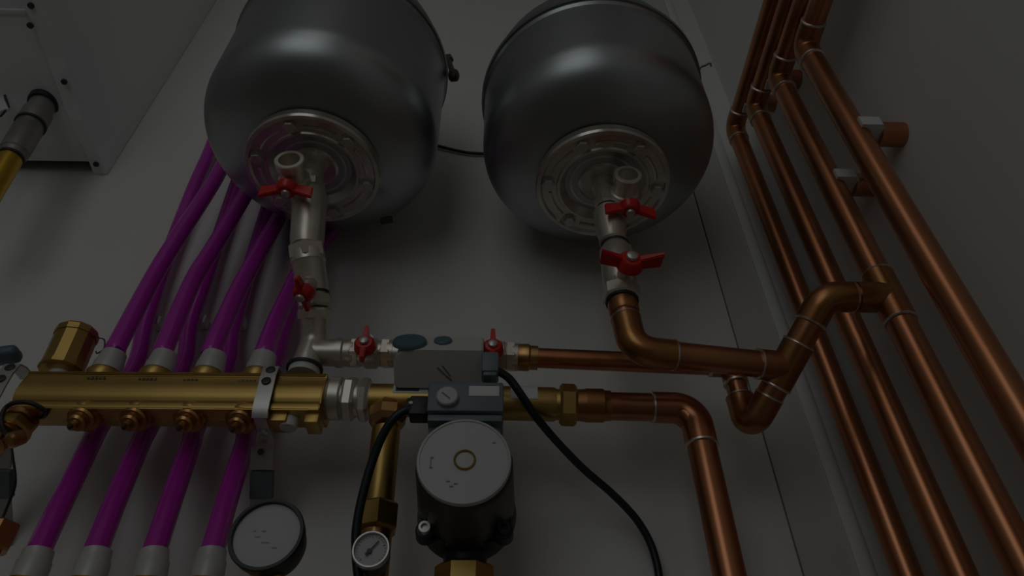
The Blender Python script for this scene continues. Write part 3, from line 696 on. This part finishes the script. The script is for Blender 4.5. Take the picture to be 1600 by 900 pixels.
# ------------------------------------------------------------------ gauges
def gauge(u0, v0, yf, R, depth, rim, label, casem, needle=None):
    c = at(u0, v0, yf); t = thing('pressure_gauge', label, 'gauge', c)
    obj('case', rev(NB(), c + Y * .002, Y, [(0, R - .002), (0.0005, R), (.006, R), (.007, R * .95), (depth * .7, R * .92), (depth, R * .80), (depth, 0)], 48), casem, t)
    obj('bezel', loop_rev(NB(), c, -Y, [(-.004, R), (.001, R + .0008), (.0035, R), (.0035, R - rim), (.000, R - rim - .0006), (-.004, R - rim)], 56), casem if needle is None else 'steel', t)
    fo = obj('dial', rev(NB(), c + Y * .001, -Y, [(0, R - rim), (.0008, R - rim), (.0008, 0)], 48), 'dial', t)
    if needle:
        a = at(*needle[0], yf - .0015); b = at(*needle[1], yf - .0015); bm = NB(); ribbon(bm, [a, b], (b - a).cross(Y), .0011, .0004)
        m_ = a + (b - a) * .28; rev(bm, m_ + Y * .0004, -Y, [(0, .0022), (.0012, .002), (.0012, 0)], 14); ribbon(bm, [a, m_], (b - a).cross(Y), .0022, .0005); obj('needle', bm, 'ink', fo)
        bm = NB()
        for k in range(21):
            g = math.radians(-45 + 270 * k / 20); dr = Vector((math.cos(g), 0, math.sin(g))); L_ = .0018 if k % 5 == 0 else .0009
            ribbon(bm, [c + dr * (R * .80) - Y * .0002, c + dr * (R * .80 - L_) - Y * .0002], dr.cross(Y), .0005, .0003)
        obj('scale_mark', bm, 'pencil', fo)
    else:
        bm = NB()
        for (u, v, w_) in ((402, 838, .004), (414, 847, .006), (428, 855, .004), (398, 829, .002), (412, 829, .003)):
            box(bm, at(u, v, yf - .0006), (w_, .0003, .0007))
        m2 = mat('faint_print', (0.49, 0.50, 0.48), 0, .6); obj('printed_mark', bm, m2, fo)
    return t, c
g1, gc = gauge(417, 836, -.185, .0285, .030, .0024, 'large round gauge with blank white dial in a black case', 'rubber')
obj('stem', rev(NB(), gc + Vector((0.004, .024, -.01)), -Z, [(0, .010), (.03, .010), (.03, .012), (.10, .012)], 20), 'brass', g1)
g2, gc2 = gauge(580, 860, -.150, .0150, .022, .0012, 'small round dial gauge with needle at the foot of the brass branch pipe', 'dark', ((571, 867), (592, 845)))
obj('stem', cyl(NB(), gc2 + Y * .018, gc2 + Y * .034, .006, 16), 'brass', g2)

# ------------------------------------------------------------------ copper return from the zone valve and pipe from the right vessel
RR = .0138
c0 = at(809, 558, -.105); c1 = at(1135, 572, -.105); lowx = at(1162, 665, -.105)
c2 = Vector((at(1150, 600, -.105).x, -.105, at(1175, 676, -.105).z)); dg0 = at(1184, 674, -.105); dg1 = at(1288, 482, -.196)
c1 = Vector((c2.x, -.105, c1.z))
cr = thing('copper_pipe', 'copper pipework from right vessel and beige actuator, slanting up to the third riser', 'pipe', c0)
riserY = [-.056, -.132, -.208, -.280]; PXX = .395
tj = atx(1385, 470, PXX); tj = Vector((PXX, riserY[2], tj.z))
dg0 = c2
dg1 = Vector((at(1292, 480, -.205).x, riserY[2], tj.z))
obj('socket', rev(NB(), c0 - X * .002, c1 - c0, [(0, .0135), (.002, .0150), (.014, .0152), (.016, .0135), (.024, .0135)], 28), 'brass_red', cr)
r_small = .0112
bm = NB(); sweep(bm, fillet([c0, c1, c2 + (c1 - c2).normalized() * .02], .014, 8), r_small, 24); obj('tube', bm, 'copper', cr)
elbow(cr, c0, c1, c2, .014, r_small + .0018, .010)
bm = NB(); sweep(bm, fillet([c1 - Z * .02, c2, dg0 + (dg1 - dg0) * .3], .016, 8), r_small, 24); obj('tube', bm, 'copper', cr)
elbow(cr, c1, c2, dg1, .016, RR + .0006, .010)
bm = NB(); sweep(bm, fillet([c2 + (dg1 - c2).normalized() * .026, dg1, tj], .026, 10), RR, 28); obj('tube', bm, 'copper', cr)
elbow(cr, c2, dg1, tj, .026, RR + .0018, .012)
mid = c2 + (dg1 - c2) * .50; dd = (dg1 - c2).normalized()
te = obj('tee', cyl(NB(), mid - dd * .024, mid + dd * .026, RR + .0018, 28), 'copper_fit', cr)
for s in (-.024, .0245): obj('solder_ring', rev(NB(), mid + dd * s, dd, [(-.0012, RR + .0012), (0, RR + .0024), (.0012, RR + .0022), (.002, RR + .001)], 28), 'solder', te)
# vessel branch
vv = cr
v0 = at(973, 478, -.176); v1 = Vector((v0.x + .004, -.176, at(990, 548, -.176).z))
v2 = mid - dd * .002
bm = NB(); sweep(bm, fillet([v0, v1, v2], .028, 12), RR, 28); obj('tube', bm, 'copper', vv)
elbow(vv, v0, v1, v2, .030, RR + .0016, .014)
obj('collar', rev(NB(), v0 + Z * .004, (v1 - v0), [(0, RR + .002), (.014, RR + .002), (.016, RR + .0005)], 28), 'copper_fit', vv)
bd = (v2 - v1).normalized()
tb2 = obj('branch', rev(NB(), v2 - bd * .030, bd, [(0, RR + .0005), (.001, RR + .0018), (.026, RR + .0018)], 28), 'copper_fit', vv)
obj('solder_ring', rev(NB(), v2 - bd * .031, bd, [(0, RR - .001), (.0006, RR + .0022), (.0026, RR + .0022), (.003, RR)], 28), 'solder', tb2)
# -- valves under the right vessel
C0 = VR - Z * .018; C1 = at(962, 380, -.176); C2 = at(974, 472, -.176)
C0 = Vector((VR.x + .002, -.176, C0.z)); C1 = Vector((VR.x + .004, -.176, C1.z)); C2 = Vector((v0.x, -.176, C2.z))
L = C0.z - C1.z
t = thing('drain_valve', 'nickel drain valve with red wing handle and open outlet under the right silver vessel', 'valve', C0)
obj('body', rev(NB(), C0, -Z, [(0, .0125), (.014, .0125), (.014, .0140), (.026, .0140), (.026, .0130), (.034, .0130), (.040, .0180), (L - .018, .0175), (L - .012, .0155), (L, .0155)], 28), 'nickel', t)
obj('nut', hexa(NB(), C0 - Z * .016, C0 - Z * .030, .0158), 'nickel', t)
obj('seal', rev(NB(), C0 - Z * .033, -Z, [(0, .0145), (.003, .0145)], 28), 'dark', t)
bb = at(974, 312, -.178)
obj('outlet_arm', cyl(NB(), C0 - Z * .045, bb + Y * .003, .013, 24, .0145), 'nickel', t)
obj('outlet', rev(NB(), bb, -Y, [(0, .0140), (.008, .0145), (.008, .0170), (.013, .0170), (.014, .0145), (.030, .0145), (.030, .0165), (.038, .0165), (.039, .0155), (.039, .0118), (.018, .0112), (.018, 0)], 32), 'nickel', t)
hp = at(983, 319, -.200); n = Vector((.0, .06, -1)).normalized(); sp = C0 - Z * .052
stem(t, sp, hp - sp, (hp - sp).length + .002, .011)
handle(t, hp, n, Vector((1, .12, 0)), .98, .017)
t = thing('ball_valve', 'nickel ball valve with wide red handle below the right vessel drain valve', 'valve', C1)
L = C1.z - C2.z; dv = (C2 - C1).normalized()
obj('body', rev(NB(), C1, dv, [(0, .0148), (.010, .0155), (.014, .0185), (L * .7, .0185), (L * .78, .0165), (L, .0165)], 28), 'nickel', t)
obj('seal', rev(NB(), C1 + dv * .004, dv, [(0, .0165), (.003, .0165)], 28), 'dark', t)
obj('nut', hexa(NB(), C2 - dv * .020, C2 - dv * .002, .0208, rot=.4), 'nickel', t)
obj('seal', rev(NB(), C2 - dv * .002, dv, [(0, .0175), (.003, .0175), (.0035, .016)], 28), 'dark', t)
hp = at(983, 418, -.206); sp = Vector((C1.x, -.176, hp.z))
stem(t, sp, -Y, .032, .010)
handle(t, hp, Vector((.04, -1, -.02)), Vector((1, 0, -.02)), 1.15, .017, .0275)

# ------------------------------------------------------------------ copper risers on the right wall
rtop = [.985, .930, .885, .838]
rl = ['first copper riser from the corner, leftmost of the four', 'second copper riser from the corner, passing behind the slanted pipe bend', 'third copper riser from the corner, with the tee joint', 'fourth copper riser, rightmost and nearest the viewer']
for k in range(4):
    yk = riserY[k]; ztop = rtop[k]
    lo = Vector((PXX, yk, FZ + .002)); co = Vector((PXX, yk, ztop)); en = Vector((PXX, -1.9, ztop))
    t = thing('copper_riser', rl[k], 'pipe', lo, 'copper risers on the right wall')
    bm = NB(); sweep(bm, fillet([lo, Vector((PXX, yk, .2)), co, en], [.01, .018], 10), RR, 28); obj('tube', bm, 'copper', t)
    elbow(t, lo, co, en, .018, RR + .0017, .016)
    if k == 2:
        te = obj('tee', cyl(NB(), tj - Z * .032, tj + Z * .032, RR + .0018, 28), 'copper_fit', t)
        for s in (-.032, .031): obj('solder_ring', rev(NB(), tj + Z * s, Z, [(-.0012, RR + .0012), (0, RR + .0024), (.0012, RR + .0022), (.002, RR + .001)], 28), 'solder', te)
        br = obj('branch', cyl(NB(), tj, tj - X * .034, RR + .0018, 28), 'copper_fit', te)
def clip(p, axis, label, stub=True):
    """white ring clip on a riser, fixed to the right wall through a copper spacer"""
    p = Vector(p); axis = Vector(axis).normalized()
    t = thing('pipe_clip', label, 'pipe clip', p, 'white pipe clips on the right wall')
    side = axis.cross(X); hw = RR + .0040; xo = RR + .0115; c0_ = p - axis * .0075
    out = [c0_ + X * a + side * b for a, b in ((-.0015, hw), (xo - .004, hw), (xo, hw - .004), (xo, -hw + .004), (xo - .004, -hw), (-.0015, -hw))]
    inn = [c0_ + X * (math.cos(a) * (RR + .0002)) + side * (math.sin(a) * (RR + .0002)) for a in [math.radians(-96 + 192 * k / 16) for k in range(17)]]
    bm = NB(); prism(bm, out + inn, axis * .015); obj('saddle', bm, 'white_plastic', t)
    bm = NB(); a = p + X * (RR + .010); b = Vector((XR - .0005, p.y, p.z)); cyl(bm, a, b, .0138, 24); obj('spacer', bm, 'copper', t, label='short copper spacer tube')
    return t
clip((PXX, riserY[3], atx(1343, 196, PXX).z), Z, 'white pipe clip with copper spacer on the rightmost copper riser')
clip((PXX, riserY[2], atx(1308, 270, PXX).z), Z, 'white pipe clip with copper spacer on the third copper riser')
clip((PXX, riserY[1] - .048, rtop[1]), Y, 'white pipe clip just beside the bend of the second copper riser')
clip((PXX, riserY[0] - .048, rtop[0]), Y, 'white pipe clip just beside the bend of the first copper riser')

# ------------------------------------------------------------------ wall hung boiler, top left
bxr = -.635
edge = [(170, 277), (153, 240), (130, 187), (100, 90), (67, 0)]
el = [atx(u, v, bxr) for u, v in edge]; prof = [(min(p.y, -.001), p.z) for p in el]
yl, zl = prof[-1]; prof.append((-.36, zl + .012))
bl = thing('boiler', 'white wall hung boiler casing at the top left', 'boiler', (bxr - .22, 0, .95))
ZT = 1.62; XB0 = bxr - .46
bm = NB()
prism(bm, [Vector((bxr, y, z)) for y, z in prof] + [Vector((bxr, -.36, ZT)), Vector((bxr, -.001, ZT))], (-.0015, 0, 0)); obj('side_panel', bm, 'boiler', bl)
bm = NB()
prism(bm, [Vector((XB0, y, z)) for y, z in prof] + [Vector((XB0, -.36, ZT)), Vector((XB0, -.001, ZT))], (.0015, 0, 0)); obj('side_panel', bm, 'boiler', bl)
bm = NB(); box(bm, ((bxr + XB0) / 2, -.361, (zl + ZT) / 2 + .005), (bxr - XB0, .003, ZT - zl - .01)); obj('front_panel', bm, 'boiler', bl)
bm = NB(); box(bm, ((bxr + XB0) / 2, -.18, ZT), (bxr - XB0, .362, .003)); obj('top_panel', bm, 'boiler', bl)
# bottom return flange and slightly recessed underside
bm = NB()
wf = [.022, .020, .022, .026, .030, .032]
a = [Vector((bxr - .0005, y, z)) for y, z in prof]; b = [Vector((bxr - w_, y + .0005, z + .001)) for (y, z), w_ in zip(prof, wf)]
for i in range(len(a) - 1):
    q4 = [a[i], a[i + 1], b[i + 1], b[i]]; lo = [bm.verts.new(p) for p in q4]; hi = [bm.verts.new(p + Z * .0012) for p in q4]
    bm.faces.new(lo); bm.faces.new(hi)
    for j in range(4): bm.faces.new((lo[j], lo[(j + 1) % 4], hi[(j + 1) % 4], hi[j]))
fl = obj('bottom_flange', bm, 'beige', bl)
M['flange_paint'] = mat('shaded_enamel', (.66, .66, .63), 0, .4); fl.data.materials[0] = M['boiler']
bm = NB()
bu = [Vector((bxr - .002, y if i else -.022, z + .006)) for i, (y, z) in enumerate(prof)]
prism(bm, bu + [p + Z * .004 for p in reversed(bu)], (-(bxr - XB0) + .004, 0, 0)); obj('underside', bm, 'boiler', bl)
for (u, v) in ((100, 128), (150, 257), (47, 40), (48, 9)):
    y_, z_ = None, None
    # nearest profile height at that place
    best = min((atx(u, v, bxr - s / 1000.0) for s in range(2, 60)), key=lambda p: abs(p.z - (prof[0][1] + (prof[4][1] - prof[0][1]) * min(max(-p.y / .268, 0), 1) ** 1.6) + .001))
    obj('screw', rev(NB(), best + Z * .002, -Z, [(0, .0042), (.0035, .0042), (.0045, .003)], 14), 'dark', fl)
# pressed lip across the underside near its front
pz = zl + .003
def atz(u, v, z):
    d = ray(u, v); return CAM + d * (z / d.z)
l0, l1 = atz(46, 23, pz), atz(40, 14, pz)
bm = NB(); box(bm, ((XB0 + l0.x) / 2, (l0.y + l1.y) / 2, pz), (l0.x - XB0, abs(l0.y - l1.y), .006), bev=.0015); obj('front_lip', bm, 'boiler', bl)
# valve under the boiler
def on_line(u, v): return at(u, v, -.12)
pa, pb = on_line(68, 162), on_line(17, 246); xx = (pa.x + pb.x) / 2
top, bot = Vector((pa.x - .0, -.12, pa.z)), Vector((pb.x, -.12, pb.z)); d = (top - bot).normalized(); L = (top - bot).length
t = thing('isolating_valve', 'grey metal isolating valve under the boiler with brass pipe end', 'valve', bot)
obj('body', rev(NB(), bot, d, [(0, .016), (.010, .0165), (.012, .0185), (L * .48, .0190), (L * .55, .0175), (L * .6, .0200), (L * .8, .0200), (L * .82, .0175), (L, .0175)], 28), 'grey_nickel', t)
obj('seal', loop_rev(NB(), bot + d * L * .57, d, [(0, .017), (0, .0205), (.004, .0205), (.004, .017)], 28), 'dark', t)
obj('collar', rev(NB(), top - d * .004, d, [(0, .0205), (.006, .0215), (.012, .0215), (.022, .018)], 28), 'rubber', t)
obj('seal', rev(NB(), bot - d * .003, d, [(0, .0172), (.004, .0172)], 28), 'dark', t)
obj('pipe', cyl(NB(), bot - d * .12, bot, .0155, 28), M.get('brass_y') or mat('yellow_brass', (.80, .50, .06), 1, .32), t)
lp = on_line(4, 180); bm = NB(); box(bm, lp + Vector((-.006, -.012, .004)), (.030, .006, .040), (Vector((.8, 0, .6)), Y, Vector((-.6, 0, .8))), .003); lv = obj('lever', bm, 'white_plastic', t)
bm = NB(); box(bm, lp + Vector((-.008, -.0165, .004)), (.010, .004, .014), bev=.001); obj('lever_mark', bm, 'red', lv)
bm = NB(); sweep(bm, [on_line(-6, 196) - Y * .012, on_line(8, 192) - Y * .012, on_line(20, 178) - Y * .012, on_line(14, 160) - Y * .012], .0018, 8); obj('lever_edge', bm, 'dark', lv)
